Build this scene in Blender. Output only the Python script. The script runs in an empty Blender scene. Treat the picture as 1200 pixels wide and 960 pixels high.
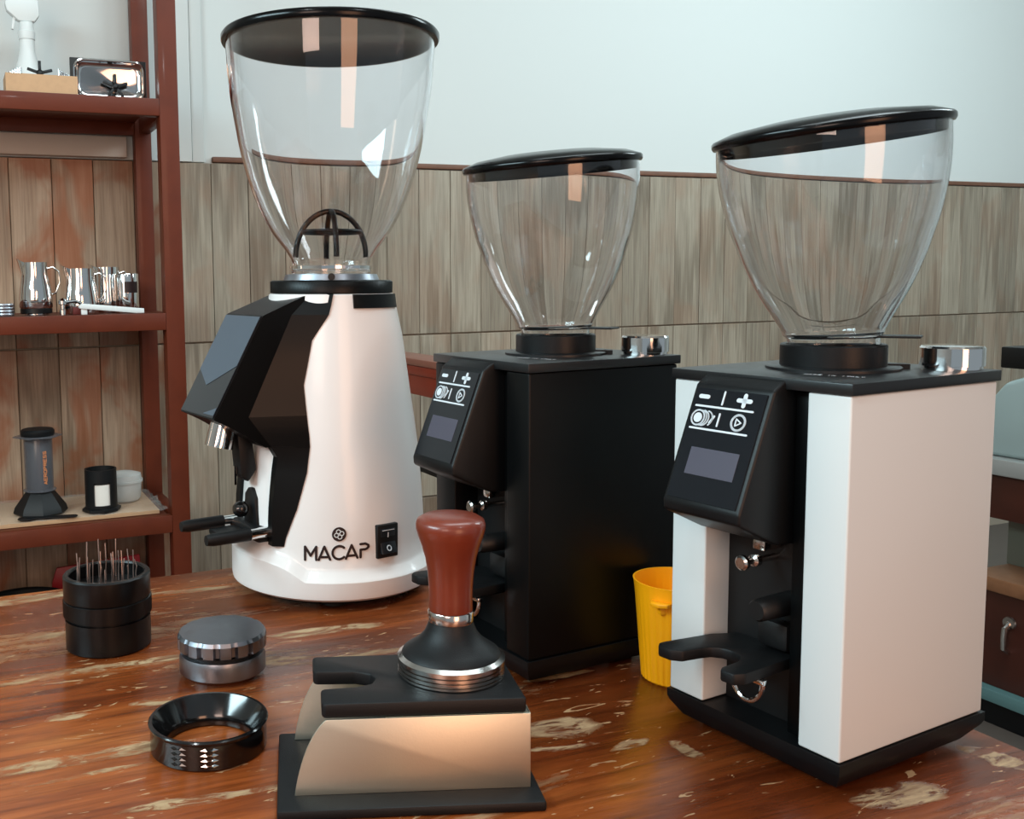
import bpy, bmesh, math, random
from math import sin, cos, pi, radians, sqrt, atan2, asin
from mathutils import Vector, Matrix
random.seed(7)
S = bpy.context.scene
COL = S.collection

# ------------------------------------------------------------------ camera
F_PX = 1158.51
cd = bpy.data.cameras.new('camera')
cam = bpy.data.objects.new('camera', cd)
COL.objects.link(cam)
cd.sensor_fit = 'HORIZONTAL'
cd.sensor_width = 36.0
cd.lens = F_PX / 1200 * 36
cd.shift_x = 0.16814
cd.shift_y = -0.03345
cd.clip_start = 0.02
A = Vector((0.99989, -0.00142, -0.01489)); B = Vector((0.01496, 0.09487, 0.99538)); Cc = Vector((0, 0.99549, -0.09487))
A = (A - Cc * A.dot(Cc)).normalized(); B = Cc.cross(A) * -1
if B.z < 0: B = -B
cam.matrix_world = Matrix(((A.x, B.x, -Cc.x, 0), (A.y, B.y, -Cc.y, 0), (A.z, B.z, -Cc.z, 0.26675), (0, 0, 0, 1)))
S.camera = cam

# ------------------------------------------------------------------ world, lights, exposure
w = bpy.data.worlds.new('room_ambience'); S.world = w; w.use_nodes = True
bg = w.node_tree.nodes['Background']
bg.inputs[0].default_value = (0.60, 0.70, 0.76, 1); bg.inputs[1].default_value = 0.36

def area(name, loc, target, size, power, color, size_y=None):
    l = bpy.data.lights.new(name, 'AREA'); l.energy = power; l.color = color; l.size = size
    if size_y: l.shape = 'RECTANGLE'; l.size_y = size_y
    o = bpy.data.objects.new(name, l); COL.objects.link(o)
    o.location = loc
    o.rotation_euler = (Vector(target) - Vector(loc)).to_track_quat('-Z', 'Y').to_euler()
    return o
WA = 0.3765
def W3(s, n, z=0.0):
    return Vector((s * cos(WA) - n * sin(WA), s * sin(WA) + n * cos(WA), z))
# cool ceiling tubes, and added warm fill lights behind the camera
area('ceiling_lamp_left', (-1.75, -0.1, 1.35), (0.1, 0.8, 0.05), 1.3, 36, (0.66, 0.92, 1.0), 0.5)
area('ceiling_lamp_right', W3(3.0, 0.9, 1.7), W3(2.7, 2.7, 0.1), 1.6, 36, (0.80, 0.96, 1.0), 0.5)
area('ceiling_lamp_middle', W3(0.9, 0.7, 2.2), W3(0.9, 1.6, 0.0), 1.8, 24, (0.82, 0.96, 1.0), 0.6)
area('warm_fill', (0.95, -1.7, 0.55), (0.1, 0.8, 0.1), 0.8, 17, (1.0, 0.50, 0.28), 1.6)  # unseen source, added for the peach tint on camera-facing sides
area('front_fill', (-0.75, -1.25, 0.95), (0.0, 0.9, 0.15), 0.7, 9, (1.0, 0.72, 0.60), 0.7)  # added fill, brightens the white cone of the tall grinder
area('downlight_left', (-0.55, -0.35, 1.7), (0, 0.7, 0.1), 0.07, 2.2, (0.9, 0.98, 1.0))
area('downlight_right', (0.75, -0.25, 1.7), (0.3, 0.7, 0.1), 0.07, 2.2, (0.9, 0.98, 1.0))
area('warm_shelf_glow', W3(-0.55, 1.2, 0.5), W3(0.25, 2.75, 0.1), 0.5, 4, (1.0, 0.72, 0.52), 0.9)
S.view_settings.view_transform = 'Standard'
S.view_settings.look = 'None'
S.view_settings.gamma = 1.0
S.view_settings.use_curve_mapping = False
S.view_settings.exposure = 0.35

# ------------------------------------------------------------------ materials
def lin(c):
    return tuple(((x / 255) / 12.92 if x / 255 <= 0.04045 else ((x / 255 + 0.055) / 1.055) ** 2.4) for x in c) + (1,)
MATS = {}
def mat(name, rgb, rough=0.5, metal=0.0, spec=0.5, coat=0.0, noise=0.0, nscale=60, bump=0.0, coat_rough=0.1, aniso=0.0):
    if name in MATS: return MATS[name]
    m = bpy.data.materials.new(name); m.use_nodes = True
    nt = m.node_tree; b = nt.nodes['Principled BSDF']
    b.inputs['Base Color'].default_value = lin(rgb)
    b.inputs['Roughness'].default_value = rough
    b.inputs['Metallic'].default_value = metal
    b.inputs['Specular IOR Level'].default_value = spec
    b.inputs['Coat Weight'].default_value = coat
    b.inputs['Coat Roughness'].default_value = coat_rough
    b.inputs['Anisotropic'].default_value = aniso
    tc = nt.nodes.new('ShaderNodeTexCoord')
    nz = nt.nodes.new('ShaderNodeTexNoise'); nz.inputs['Scale'].default_value = nscale; nz.inputs['Detail'].default_value = 4
    nt.links.new(tc.outputs['Object'], nz.inputs['Vector'])
    if noise:
        mx = nt.nodes.new('ShaderNodeMixRGB'); mx.blend_type = 'MULTIPLY'; mx.inputs[0].default_value = noise
        mx.inputs[1].default_value = lin(rgb); nt.links.new(nz.outputs['Color'], mx.inputs[2])
        rp = nt.nodes.new('ShaderNodeValToRGB'); rp.color_ramp.elements[0].position = 0.3; rp.color_ramp.elements[1].position = 0.6
        rp.color_ramp.elements[0].color = (0.45, 0.45, 0.45, 1)
        nt.links.new(nz.outputs['Fac'], rp.inputs[0]); nt.links.new(rp.outputs[0], mx.inputs[2])
        nt.links.new(mx.outputs[0], b.inputs['Base Color'])
    if bump:
        bp = nt.nodes.new('ShaderNodeBump'); bp.inputs['Strength'].default_value = bump; bp.inputs['Distance'].default_value = 0.001
        nt.links.new(nz.outputs['Fac'], bp.inputs['Height']); nt.links.new(bp.outputs[0], b.inputs['Normal'])
    MATS[name] = m
    return m

def ramp(nt, fac, stops):
    r = nt.nodes.new('ShaderNodeValToRGB'); cr = r.color_ramp
    while len(cr.elements) < len(stops): cr.elements.new(0.5)
    for e, (p, c) in zip(cr.elements, stops):
        e.position = p; e.color = c if len(c) == 4 else lin(c)
    nt.links.new(fac, r.inputs[0]); return r.outputs[0]
def node(nt, t, **k):
    n = nt.nodes.new(t)
    for a, v in k.items(): setattr(n, a, v)
    return n
def mapping(nt, src, scale, loc=(0, 0, 0), rot=(0, 0, 0)):
    m = nt.nodes.new('ShaderNodeMapping'); m.inputs['Scale'].default_value = scale; m.inputs['Location'].default_value = loc
    m.inputs['Rotation'].default_value = rot
    nt.links.new(src, m.inputs['Vector']); return m.outputs[0]
def noise_n(nt, vec, scale, detail=5, rough=0.55, dist=0.0):
    n = nt.nodes.new('ShaderNodeTexNoise'); n.inputs['Scale'].default_value = scale; n.inputs['Detail'].default_value = detail
    n.inputs['Roughness'].default_value = rough; n.inputs['Distortion'].default_value = dist
    nt.links.new(vec, n.inputs['Vector']); return n.outputs['Fac']
def mix(nt, fac, a, b, mode='MIX'):
    m = nt.nodes.new('ShaderNodeMixRGB'); m.blend_type = mode
    for i, v in ((0, fac), (1, a), (2, b)):
        if isinstance(v, (int, float)): m.inputs[i].default_value = v
        elif isinstance(v, tuple): m.inputs[i].default_value = v
        else: nt.links.new(v, m.inputs[i])
    return m.outputs[0]

def tile_mat(name, dark, lightc, patch, patch_amt):
    m = bpy.data.materials.new(name); m.use_nodes = True; nt = m.node_tree; b = nt.nodes['Principled BSDF']
    tc = node(nt, 'ShaderNodeTexCoord'); oi = node(nt, 'ShaderNodeObjectInfo')
    add = node(nt, 'ShaderNodeVectorMath', operation='MULTIPLY_ADD')
    nt.links.new(oi.outputs['Random'], add.inputs[0]); add.inputs[1].default_value = (13.0, 7.0, 29.0)
    nt.links.new(tc.outputs['Object'], add.inputs[2])
    v = add.outputs[0]
    f1 = noise_n(nt, mapping(nt, v, (46, 46, 1.6)), 1.0, 5, 0.6, 0.5)
    f2 = noise_n(nt, mapping(nt, v, (190, 190, 6)), 1.0, 4, 0.6, 0.4)
    wv = node(nt, 'ShaderNodeTexWave', wave_type='RINGS', rings_direction='X')
    wv.inputs['Scale'].default_value = 1.3; wv.inputs['Distortion'].default_value = 3.2; wv.inputs['Detail'].default_value = 3; wv.inputs['Detail Scale'].default_value = 1.2
    nt.links.new(mapping(nt, v, (24, 24, 1.3)), wv.inputs['Vector'])
    base = ramp(nt, f1, [(0.15, dark), (0.85, lightc)])
    grain = ramp(nt, wv.outputs['Fac'], [(0.0, (196, 190, 184)), (0.35, (255, 255, 255))])
    fine = ramp(nt, f2, [(0.3, (205, 200, 196)), (0.6, (255, 255, 255))])
    c = mix(nt, 0.7, base, grain, 'MULTIPLY'); c = mix(nt, 0.8, c, fine, 'MULTIPLY')
    pf = ramp(nt, noise_n(nt, mapping(nt, v, (9, 9, 5)), 1.0, 3, 0.5, 0.6), [(0.47, (0, 0, 0, 1)), (0.62, (patch_amt,) * 3 + (1,))])
    c = mix(nt, pf, c, lin(patch))
    tone = ramp(nt, oi.outputs['Random'], [(0, (205, 203, 200)), (1, (255, 255, 255))])
    c = mix(nt, 0.7, c, tone, 'MULTIPLY')
    nt.links.new(c, b.inputs['Base Color']); b.inputs['Roughness'].default_value = 0.42
    MATS[name] = m; return m
M_tile = tile_mat('wood_look_tile', (142, 130, 114), (182, 172, 154), (150, 110, 84), 0.25)
M_tile_r = tile_mat('wood_look_tile_reddish', (152, 124, 100), (200, 176, 152), (150, 84, 48), 0.75)

SCUFFS = [(.05, .5545, .085, .009, -.05), (.06, .534, .040, .0035, 0), (.085, .684, .09, .007, .01), (.058, .613, .015, .006, -.1), (.11, .4835, .05, .006, -.1),
          (.326, .478, .030, .016, -.2), (.316, .457, .026, .004, -.2), (.442, .345, .034, .012, -.1), (.352, .446, .018, .004, .1), (.376, .428, .014, .006, -1.2),
          (.05, .865, .07, .012, .02), (.183, .8305, .05, .006, -.1), (.11, .614, .018, .005, -.15), (.527, .35, .030, .010, -1.2), (.372, .545, .034, .006, -.06), (.26, .69, .055, .010, -.1)]
def table_mat():
    m = bpy.data.materials.new('worn_varnished_wood'); m.use_nodes = True; nt = m.node_tree; b = nt.nodes['Principled BSDF']
    tc = node(nt, 'ShaderNodeTexCoord'); o = tc.outputs['Object']
    g1 = noise_n(nt, mapping(nt, o, (2.2, 14, 10)), 1.0, 6, 0.6, 0.8)
    g2 = noise_n(nt, mapping(nt, o, (9, 110, 60)), 1.0, 5, 0.65, 0.5)
    g3 = noise_n(nt, mapping(nt, o, (2.5, 3.2, 3)), 1.0, 3, 0.5, 0.3)
    c = ramp(nt, g1, [(0.28, (80, 32, 12)), (0.46, (140, 66, 27)), (0.62, (172, 92, 42)), (0.8, (192, 120, 62))])
    fine = ramp(nt, g2, [(0.3, (150, 140, 134)), (0.58, (255, 255, 255))])
    c = mix(nt, 0.85, c, fine, 'MULTIPLY')
    stain = ramp(nt, g3, [(0.3, (120, 100, 92)), (0.52, (255, 255, 255))])
    c = mix(nt, 0.8, c, stain, 'MULTIPLY')
    # worn scuffs: bare grey-tan wood where the varnish has gone, broken up by the grain
    s1 = noise_n(nt, mapping(nt, o, (3.6, 15, 10), (3.1, 1.2, 0)), 1.0, 6, 0.62, 0.7)
    s2 = noise_n(nt, mapping(nt, o, (34, 105, 60), (0.4, 5.2, 0)), 1.0, 6, 0.75, 0.8)
    big = ramp(nt, s1, [(0.57, (0, 0, 0, 1)), (0.66, (1, 1, 1, 1))])
    brk = ramp(nt, s2, [(0.44, (0.06,) * 3 + (1,)), (0.52, (0.9,) * 3 + (1,))])
    # individual worn patches, each at its own place on the board: (s, n, half length, half width, angle)
    tot = None
    wob = node(nt, 'ShaderNodeTexNoise'); wob.inputs['Scale'].default_value = 55; wob.inputs['Detail'].default_value = 4
    nt.links.new(mapping(nt, o, (.6, 1.6, 1)), wob.inputs['Vector'])
    wsub = node(nt, 'ShaderNodeVectorMath', operation='MULTIPLY_ADD'); nt.links.new(wob.outputs['Color'], wsub.inputs[0])
    wsub.inputs[1].default_value = (.022, .014, 0); wsub.inputs[2].default_value = (-.011, -.007, 0)
    wadd = node(nt, 'ShaderNodeVectorMath', operation='ADD'); nt.links.new(o, wadd.inputs[0]); nt.links.new(wsub.outputs[0], wadd.inputs[1])
    for ps, pn, hl, hw_, ang in SCUFFS:
        mp = node(nt, 'ShaderNodeMapping'); mp.vector_type = 'TEXTURE'
        mp.inputs['Location'].default_value = (ps, pn, 0); mp.inputs['Rotation'].default_value = (0, 0, ang); mp.inputs['Scale'].default_value = (hl, hw_, 1)
        nt.links.new(wadd.outputs[0], mp.inputs['Vector'])
        g = node(nt, 'ShaderNodeTexGradient', gradient_type='SPHERICAL'); nt.links.new(mp.outputs[0], g.inputs[0])
        if tot is None: tot = g.outputs['Fac']
        else:
            mm = node(nt, 'ShaderNodeMath', operation='MAXIMUM'); nt.links.new(tot, mm.inputs[0]); nt.links.new(g.outputs['Fac'], mm.inputs[1]); tot = mm.outputs[0]
    patches = ramp(nt, tot, [(0.12, (0, 0, 0, 1)), (0.34, (1, 1, 1, 1))])
    big = mix(nt, 1.0, big, patches, 'LIGHTEN')
    scuff = mix(nt, 1.0, big, brk, 'MULTIPLY')
    sc_col = ramp(nt, noise_n(nt, mapping(nt, o, (30, 160, 60)), 1.0, 4, 0.6), [(0.3, (132, 98, 66)), (0.6, (186, 158, 120))])
    c = mix(nt, scuff, c, sc_col)
    # fine scratches and nicks
    s4 = noise_n(nt, mapping(nt, o, (30, 130, 30), (0, 0, 0), (0, 0, 0.15)), 1.0, 3, 0.6, 1.5)
    nick = ramp(nt, s4, [(0.655, (0, 0, 0, 1)), (0.675, (0.8,) * 3 + (1,))])
    c = mix(nt, nick, c, lin((196, 160, 120)))
    # dark joints between the boards
    sep = node(nt, 'ShaderNodeSeparateXYZ'); nt.links.new(o, sep.inputs[0])
    nt.links.new(c, b.inputs['Base Color'])
    rr = ramp(nt, scuff, [(0, (0.26,) * 3 + (1,)), (1, (0.65,) * 3 + (1,))])
    nt.links.new(rr, b.inputs['Roughness'])
    b.inputs['Specular IOR Level'].default_value = 0.5
    bp = node(nt, 'ShaderNodeBump'); bp.inputs['Strength'].default_value = 0.35; bp.inputs['Distance'].default_value = 0.0012
    hh = node(nt, 'ShaderNodeMath', operation='SUBTRACT'); nt.links.new(g2, hh.inputs[0]); nt.links.new(scuff, hh.inputs[1])
    nt.links.new(hh.outputs[0], bp.inputs['Height']); nt.links.new(bp.outputs[0], b.inputs['Normal'])
    return m
M_table = table_mat()

def glass_mat(name='clear_plastic', tint=(0.99, 0.99, 0.995, 1)):
    m = bpy.data.materials.new(name); m.use_nodes = True; nt = m.node_tree
    for n in list(nt.nodes):
        if n.type == 'BSDF_PRINCIPLED': nt.nodes.remove(n)
    out = [n for n in nt.nodes if n.type == 'OUTPUT_MATERIAL'][0]
    gl = node(nt, 'ShaderNodeBsdfGlass'); gl.inputs['IOR'].default_value = 1.46; gl.inputs['Roughness'].default_value = 0.0
    gl.inputs['Color'].default_value = tint
    nt.links.new(gl.outputs[0], out.inputs['Surface'])
    MATS[name] = m; return m
M_glass = glass_mat()

def brushed(name, rgb, rough, sc):
    m = mat(name, rgb, rough, 1.0)
    nt = m.node_tree; b = nt.nodes['Principled BSDF']; tc = node(nt, 'ShaderNodeTexCoord')
    f = noise_n(nt, mapping(nt, tc.outputs['Object'], sc), 1.0, 3, 0.6)
    nt.links.new(ramp(nt, f, [(0.3, (rough * 0.8,) * 3 + (1,)), (0.7, (min(1, rough * 1.25),) * 3 + (1,))]), b.inputs['Roughness'])
    return m

M_white = mat('white_powder_coat', (218, 224, 224), 0.40, coat=0.15)
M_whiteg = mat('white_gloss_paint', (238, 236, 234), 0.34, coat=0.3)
M_black = mat('black_plastic', (11, 13, 15), 0.42, spec=0.32, bump=0.05, nscale=900)
M_blackm = mat('black_metal', (4, 6, 7), 0.38, spec=0.22)
M_lid = mat('black_gloss_lid', (4, 4, 5), 0.2, spec=0.22)
M_lidtop = mat('black_lid_top', (20, 22, 24), 0.36)
M_dark = mat('dark_cavity', (9, 9, 10), 0.5)
M_rubber = mat('black_rubber', (14, 16, 18), 0.48, spec=0.32, bump=0.15, nscale=1500)
M_panel = mat('display_gloss', (18, 22, 28), 0.12)
M_screen = mat('screen_grey', (76, 75, 88), 0.3)
M_icon = mat('icon_print', (214, 222, 228), 0.5)
M_chrome = mat('chrome', (225, 225, 225), 0.07, 1.0)
M_steel = brushed('brushed_steel', (206, 202, 198), 0.2, (4, 4, 40))
M_steelst = mat('brushed_steel_stand', (216, 216, 200), 0.42, 1.0, bump=0.03, nscale=900)
M_gun = brushed('gunmetal', (150, 154, 162), 0.34, (60, 60, 60))
M_anod = mat('black_anodised', (8, 8, 9), 0.32, 0.0, spec=0.35)
M_mblack = mat('black_metal_gloss', (12, 12, 13), 0.14, 0.0, spec=0.8)
M_handle = mat('tamper_wood', (118, 46, 26), 0.34, noise=0.35, nscale=45, coat=0.2)
M_yellow = mat('yellow_plastic', (250, 168, 8), 0.38)
M_wall = mat('white_plaster', (203, 208, 206), 0.7, bump=0.05, nscale=30)
M_brown = mat('brown_trim', (112, 76, 58), 0.6, noise=0.3, nscale=40)
M_grout = mat('grout', (160, 148, 132), 0.9)
M_rack = mat('red_brown_paint', (98, 40, 20), 0.5, spec=0.3, noise=0.25, nscale=22, coat=0.1)
M_card = mat('kraft_cardboard', (196, 160, 124), 0.85, noise=0.12, nscale=80)
M_darkwood = mat('dark_cabinet_wood', (72, 32, 22), 0.4, noise=0.5, nscale=12)
M_redwood = mat('red_counter_wood', (128, 44, 26), 0.35, noise=0.2, nscale=16, coat=0.2)
M_floor = mat('floor_concrete', (92, 84, 78), 0.6, noise=0.2, nscale=6)
M_teal = mat('teal_paint', (92, 130, 132), 0.45)
M_stone = mat('grey_counter', (150, 152, 150), 0.35)
M_applc = mat('pale_grey_plastic', (150, 168, 168), 0.4)
M_redp = mat('red_plastic', (150, 18, 26), 0.4)
M_whitep = mat('white_plastic', (222, 230, 230), 0.45)
M_paper = mat('white_paper', (232, 228, 220), 0.8)
M_needle = mat('needle_steel', (206, 186, 178), 0.3, 0.9)
M_ink = mat('dark_print', (34, 14, 14), 0.5)
M_orange = mat('orange_print', (226, 140, 84), 0.5)
M_smoke = mat('smoky_plastic', (96, 98, 104), 0.22); M_smoke.node_tree.nodes['Principled BSDF'].inputs['Alpha'].default_value = 0.62
M_film = mat('clear_film', (226, 226, 220), 0.12); M_film.node_tree.nodes['Principled BSDF'].inputs['Alpha'].default_value = 0.22
M_milky = mat('milky_plastic', (226, 230, 228), 0.25); M_milky.node_tree.nodes['Principled BSDF'].inputs['Alpha'].default_value = 0.6

# ------------------------------------------------------------------ mesh helpers
def smooth_prof(P, start):
    """Catmull-Rom through a profile from index start on, three steps per span"""
    out = []
    n = len(P)
    for i in range(n - 1):
        a, b, c, d = P[max(i - 1, 0)], P[i], P[i + 1], P[min(i + 2, n - 1)]
        if i < start:
            out += [tuple(b[j] + (c[j] - b[j]) * k / 3 for j in (0, 1)) for k in range(3)]; continue
        if i == start: a = b
        for k in range(3):
            t = k / 3
            out.append(tuple(.5 * (2 * b[j] + (c[j] - a[j]) * t + (2 * a[j] - 5 * b[j] + 4 * c[j] - d[j]) * t * t + (3 * b[j] - a[j] - 3 * c[j] + d[j]) * t ** 3) for j in (0, 1)))
    return out + [P[-1]]
def inset_prof(P, th):
    out = []
    for i, (r, z) in enumerate(P):
        a, b = P[max(i - 1, 0)], P[min(i + 1, len(P) - 1)]
        dx, dz = b[0] - a[0], b[1] - a[1]; L = sqrt(dx * dx + dz * dz) or 1
        if i in (0, len(P) - 1): out.append((r - th, z))
        else: out.append((r - th * dz / L, z + th * dx / L))
    return out
class MB:
    def __init__(s): s.bm = bmesh.new()
    def merge(s, bm, M=None):
        if M is not None: bmesh.ops.transform(bm, matrix=M, verts=bm.verts)
        me = bpy.data.meshes.new('t'); bm.to_mesh(me); bm.free()
        s.bm.from_mesh(me); bpy.data.meshes.remove(me); return s
    def box(s, x0, x1, y0, y1, z0, z1, bev=0.0, seg=2, M=None):
        b = bmesh.new(); bmesh.ops.create_cube(b, size=1)
        for v in b.verts:
            v.co = Vector((x0 + (x1 - x0) * (v.co.x + .5), y0 + (y1 - y0) * (v.co.y + .5), z0 + (z1 - z0) * (v.co.z + .5)))
        if bev: bmesh.ops.bevel(b, geom=b.edges[:], offset=bev, segments=seg, affect='EDGES', profile=0.5)
        return s.merge(b, M)
    def prism(s, pts, h0, h1, axis='z', bev=0.0, seg=2, M=None):
        """pts: 2D outline. axis z: (x,y)->z ; axis x: (y,z)->x ; axis y: (x,z)->y"""
        def P(a, c, h): return {'z': (a, c, h), 'x': (h, a, c), 'y': (a, h, c)}[axis]
        b = bmesh.new()
        lo = [b.verts.new(P(a, c, h0)) for a, c in pts]; hi = [b.verts.new(P(a, c, h1)) for a, c in pts]
        n = len(pts)
        b.faces.new(lo); b.faces.new(hi)
        for i in range(n): b.faces.new((lo[i], lo[(i + 1) % n], hi[(i + 1) % n], hi[i]))
        bmesh.ops.recalc_face_normals(b, faces=b.faces)
        if bev: bmesh.ops.bevel(b, geom=b.edges[:], offset=bev, segments=seg, affect='EDGES', profile=0.5, clamp_overlap=True)
        return s.merge(b, M)
    def lathe(s, prof, seg=64, closed=False, fn=None, M=None, a0=0.0, a1=None):
        """prof [(r,z)..]; closed = profile is a loop; fn(r,z,ang)->(r,z)"""
        b = bmesh.new(); rows = []
        full = a1 is None
        N = seg if full else seg + 1
        for i in range(N):
            a = a0 + (2 * pi if full else (a1 - a0)) * i / seg
            row = []
            for r, z in prof:
                if fn: r2, z2 = fn(r, z, a)
                else: r2, z2 = r, z
                row.append(b.verts.new((r2 * cos(a), r2 * sin(a), z2)))
            rows.append(row)
        m = len(prof)
        for i in range(seg):
            p, q = rows[i], rows[(i + 1) % N]
            for j in range(m if closed else m - 1):
                k = (j + 1) % m
                vs = [p[j], q[j], q[k], p[k]]
                b.faces.new(vs)
        if not closed:
            for j in (0, m - 1):
                if prof[j][0] > 1e-6 and full:
                    try: b.faces.new([rws[j] for rws in rows])
                    except Exception: pass
        elif not full:
            b.faces.new(rows[0]); b.faces.new(rows[-1])
        bmesh.ops.remove_doubles(b, verts=b.verts, dist=1e-7)
        bmesh.ops.recalc_face_normals(b, faces=b.faces)
        return s.merge(b, M)
    def tube(s, pts, r, seg=10, closed=False, M=None, radii=None):
        b = bmesh.new(); P = [Vector(p) for p in pts]; n = len(P); rings = []
        up = None
        for i in range(n):
            if closed: t = (P[(i + 1) % n] - P[i - 1]).normalized()
            else: t = (P[min(i + 1, n - 1)] - P[max(i - 1, 0)]).normalized()
            if up is None:
                up = Vector((0, 0, 1)) if abs(t.z) < 0.9 else Vector((1, 0, 0))
            u = (up - t * up.dot(t)).normalized(); v = t.cross(u); up = u
            rr = radii[i] if radii else r
            rings.append([b.verts.new(P[i] + u * rr * cos(2 * pi * k / seg) + v * rr * sin(2 * pi * k / seg)) for k in range(seg)])
        for i in range(n if closed else n - 1):
            a, c = rings[i], rings[(i + 1) % n]
            for k in range(seg): b.faces.new((a[k], a[(k + 1) % seg], c[(k + 1) % seg], c[k]))
        if not closed: b.faces.new(rings[0]); b.faces.new(rings[-1])
        bmesh.ops.recalc_face_normals(b, faces=b.faces)
        return s.merge(b, M)
    def loft(s, sections, M=None):
        b = bmesh.new(); R = [[b.verts.new(p) for p in sec] for sec in sections]
        n = len(R[0])
        for a, c in zip(R, R[1:]):
            for k in range(n):
                b.faces.new((a[k], a[(k + 1) % n], c[(k + 1) % n], c[k]))
        b.faces.new(R[0]); b.faces.new(R[-1])
        bmesh.ops.recalc_face_normals(b, faces=b.faces)
        return s.merge(b, M)
    def build(s, name, m, parent=None, smooth=35, loc=None, rotz=0.0):
        me = bpy.data.meshes.new(name); s.bm.to_mesh(me); s.bm.free()
        for p in me.polygons: p.use_smooth = True
        me.set_sharp_from_angle(angle=radians(smooth))
        me.materials.append(m)
        o = bpy.data.objects.new(name, me); COL.objects.link(o)
        if parent: o.parent = parent
        if loc is not None: o.location = loc
        o.rotation_euler = (0, 0, rotz)
        return o

def thing(name, label, cat, loc=(0, 0, 0), rotz=0.0, group=None, rot=None):
    o = bpy.data.objects.new(name, None); COL.objects.link(o)
    o.empty_display_size = 0.02
    o.location = loc; o.rotation_euler = rot if rot else (0, 0, rotz)
    o['label'] = label; o['category'] = cat
    if group: o['group'] = group
    return o
def tag(o, label, cat, group=None):
    o['label'] = label; o['category'] = cat
    if group: o['group'] = group
    return o
def struct(o): o['kind'] = 'structure'; return o
def Rx(a): return Matrix.Rotation(a, 4, 'X')
def Ry(a): return Matrix.Rotation(a, 4, 'Y')
def Rz(a): return Matrix.Rotation(a, 4, 'Z')
def T(x, y, z): return Matrix.Translation((x, y, z))

def stroke(mb, pts, wdt, fmap, th=0.00025, closed=False, seg=10):
    """flat printed stroke: 2D polyline (p,q) of width wdt mapped by fmap(p,q,h)->xyz, with round ends"""
    P = [Vector((a, b)) for a, b in pts]
    segs = list(zip(P, P[1:])) + ([(P[-1], P[0])] if closed else [])
    b = bmesh.new()
    def poly(loop):
        lo = [b.verts.new(fmap(x, y, 0.0)) for x, y in loop]; hi = [b.verts.new(fmap(x, y, th)) for x, y in loop]
        n = len(loop); b.faces.new(hi)
        for i in range(n): b.faces.new((lo[i], lo[(i + 1) % n], hi[(i + 1) % n], hi[i]))
    for p, q in segs:
        d = (q - p)
        if d.length < 1e-9: continue
        d.normalize(); nn = Vector((-d.y, d.x)); h = wdt / 2; a0 = atan2(nn.y, nn.x)
        loop = []
        for i in range(seg // 2 + 1):
            a = a0 + pi * i / (seg // 2); loop.append((p.x + h * cos(a), p.y + h * sin(a)))
        for i in range(seg // 2 + 1):
            a = a0 + pi + pi * i / (seg // 2); loop.append((q.x + h * cos(a), q.y + h * sin(a)))
        poly(loop)
    mb.merge(b)
def disc2d(mb, cx, cy, r, fmap, th=0.0003, seg=24):
    b = bmesh.new()
    hi = [b.verts.new(fmap(cx + r * cos(2 * pi * i / seg), cy + r * sin(2 * pi * i / seg), th)) for i in range(seg)]
    lo = [b.verts.new(fmap(cx + r * cos(2 * pi * i / seg), cy + r * sin(2 * pi * i / seg), 0)) for i in range(seg)]
    b.faces.new(hi)
    for i in range(seg): b.faces.new((lo[i], lo[(i + 1) % seg], hi[(i + 1) % seg], hi[i]))
    mb.merge(b)
def circ(cx, cy, r, n=20, a0=0, a1=360):
    full = abs(a1 - a0) >= 360
    return [(cx + r * cos(radians(a0 + (a1 - a0) * i / n)), cy + r * sin(radians(a0 + (a1 - a0) * i / n))) for i in range(n if full else n + 1)]

GLY = {'M': [[(0, 0), (0, 1), (.5, .15), (1, 1), (1, 0)]], 'A': [[(0, 0), (.5, 1), (1, 0)], [(.2, .28), (.8, .28)]],
       'D': [[(0, 0), (0, 1), (.5, 1), (1, .6), (1, .4), (.5, 0), (0, 0)]], 'E': [[(1, 0), (0, 0), (0, 1), (1, 1)], [(0, .5), (.8, .5)]],
       'I': [[(.5, 0), (.5, 1)]], 'N': [[(0, 0), (0, 1), (1, 0), (1, 1)]], 'T': [[(0, 1), (1, 1)], [(.5, 1), (.5, 0)]],
       'L': [[(0, 1), (0, 0), (1, 0)]], 'Y': [[(0, 1), (.5, .5), (1, 1)], [(.5, .5), (.5, 0)]], ' ': [],
       'R': [[(0, 0), (0, 1), (.8, 1), (1, .75), (.8, .5), (0, .5)], [(.5, .5), (1, 0)]],
       'P': [[(0, 0), (0, 1), (.8, 1), (1, .75), (.8, .5), (0, .5)]], 'O': [[(.2, 0), (0, .3), (0, .7), (.2, 1), (.8, 1), (1, .7), (1, .3), (.8, 0), (.2, 0)]],
       'S': [[(0, .1), (.3, 0), (.8, 0), (1, .25), (.8, .5), (.2, .5), (0, .75), (.2, 1), (.7, 1), (1, .9)]]}
def text2d(mb, txt, x0, y0, cw, ch, gap, wdt, fmap):
    x = x0
    for c in txt:
        for st in GLY[c]: stroke(mb, [(x + a * cw, y0 + b * ch) for a, b in st], wdt, fmap, th=0.00015, seg=4)
        x += cw + gap

# ------------------------------------------------------------------ setting
NW = 2.7898
ZF = -0.80
def wall_obj(mb, name, m): return struct(mb.build(name, m, rotz=WA))
struct(MB().box(-2.2, 5.2, -1.5, 3.2, ZF - 0.05, ZF).build('floor', M_floor, rotz=WA))
back = struct(MB().box(-2.2, 5.2, NW + 0.012, NW + 0.2, ZF, 2.35).build('wall_back', M_wall, rotz=WA))
grout = MB().box(-2.2, 5.2, NW + 0.006, NW + 0.0125, ZF, 0.604).build('grout', M_grout, back)
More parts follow.
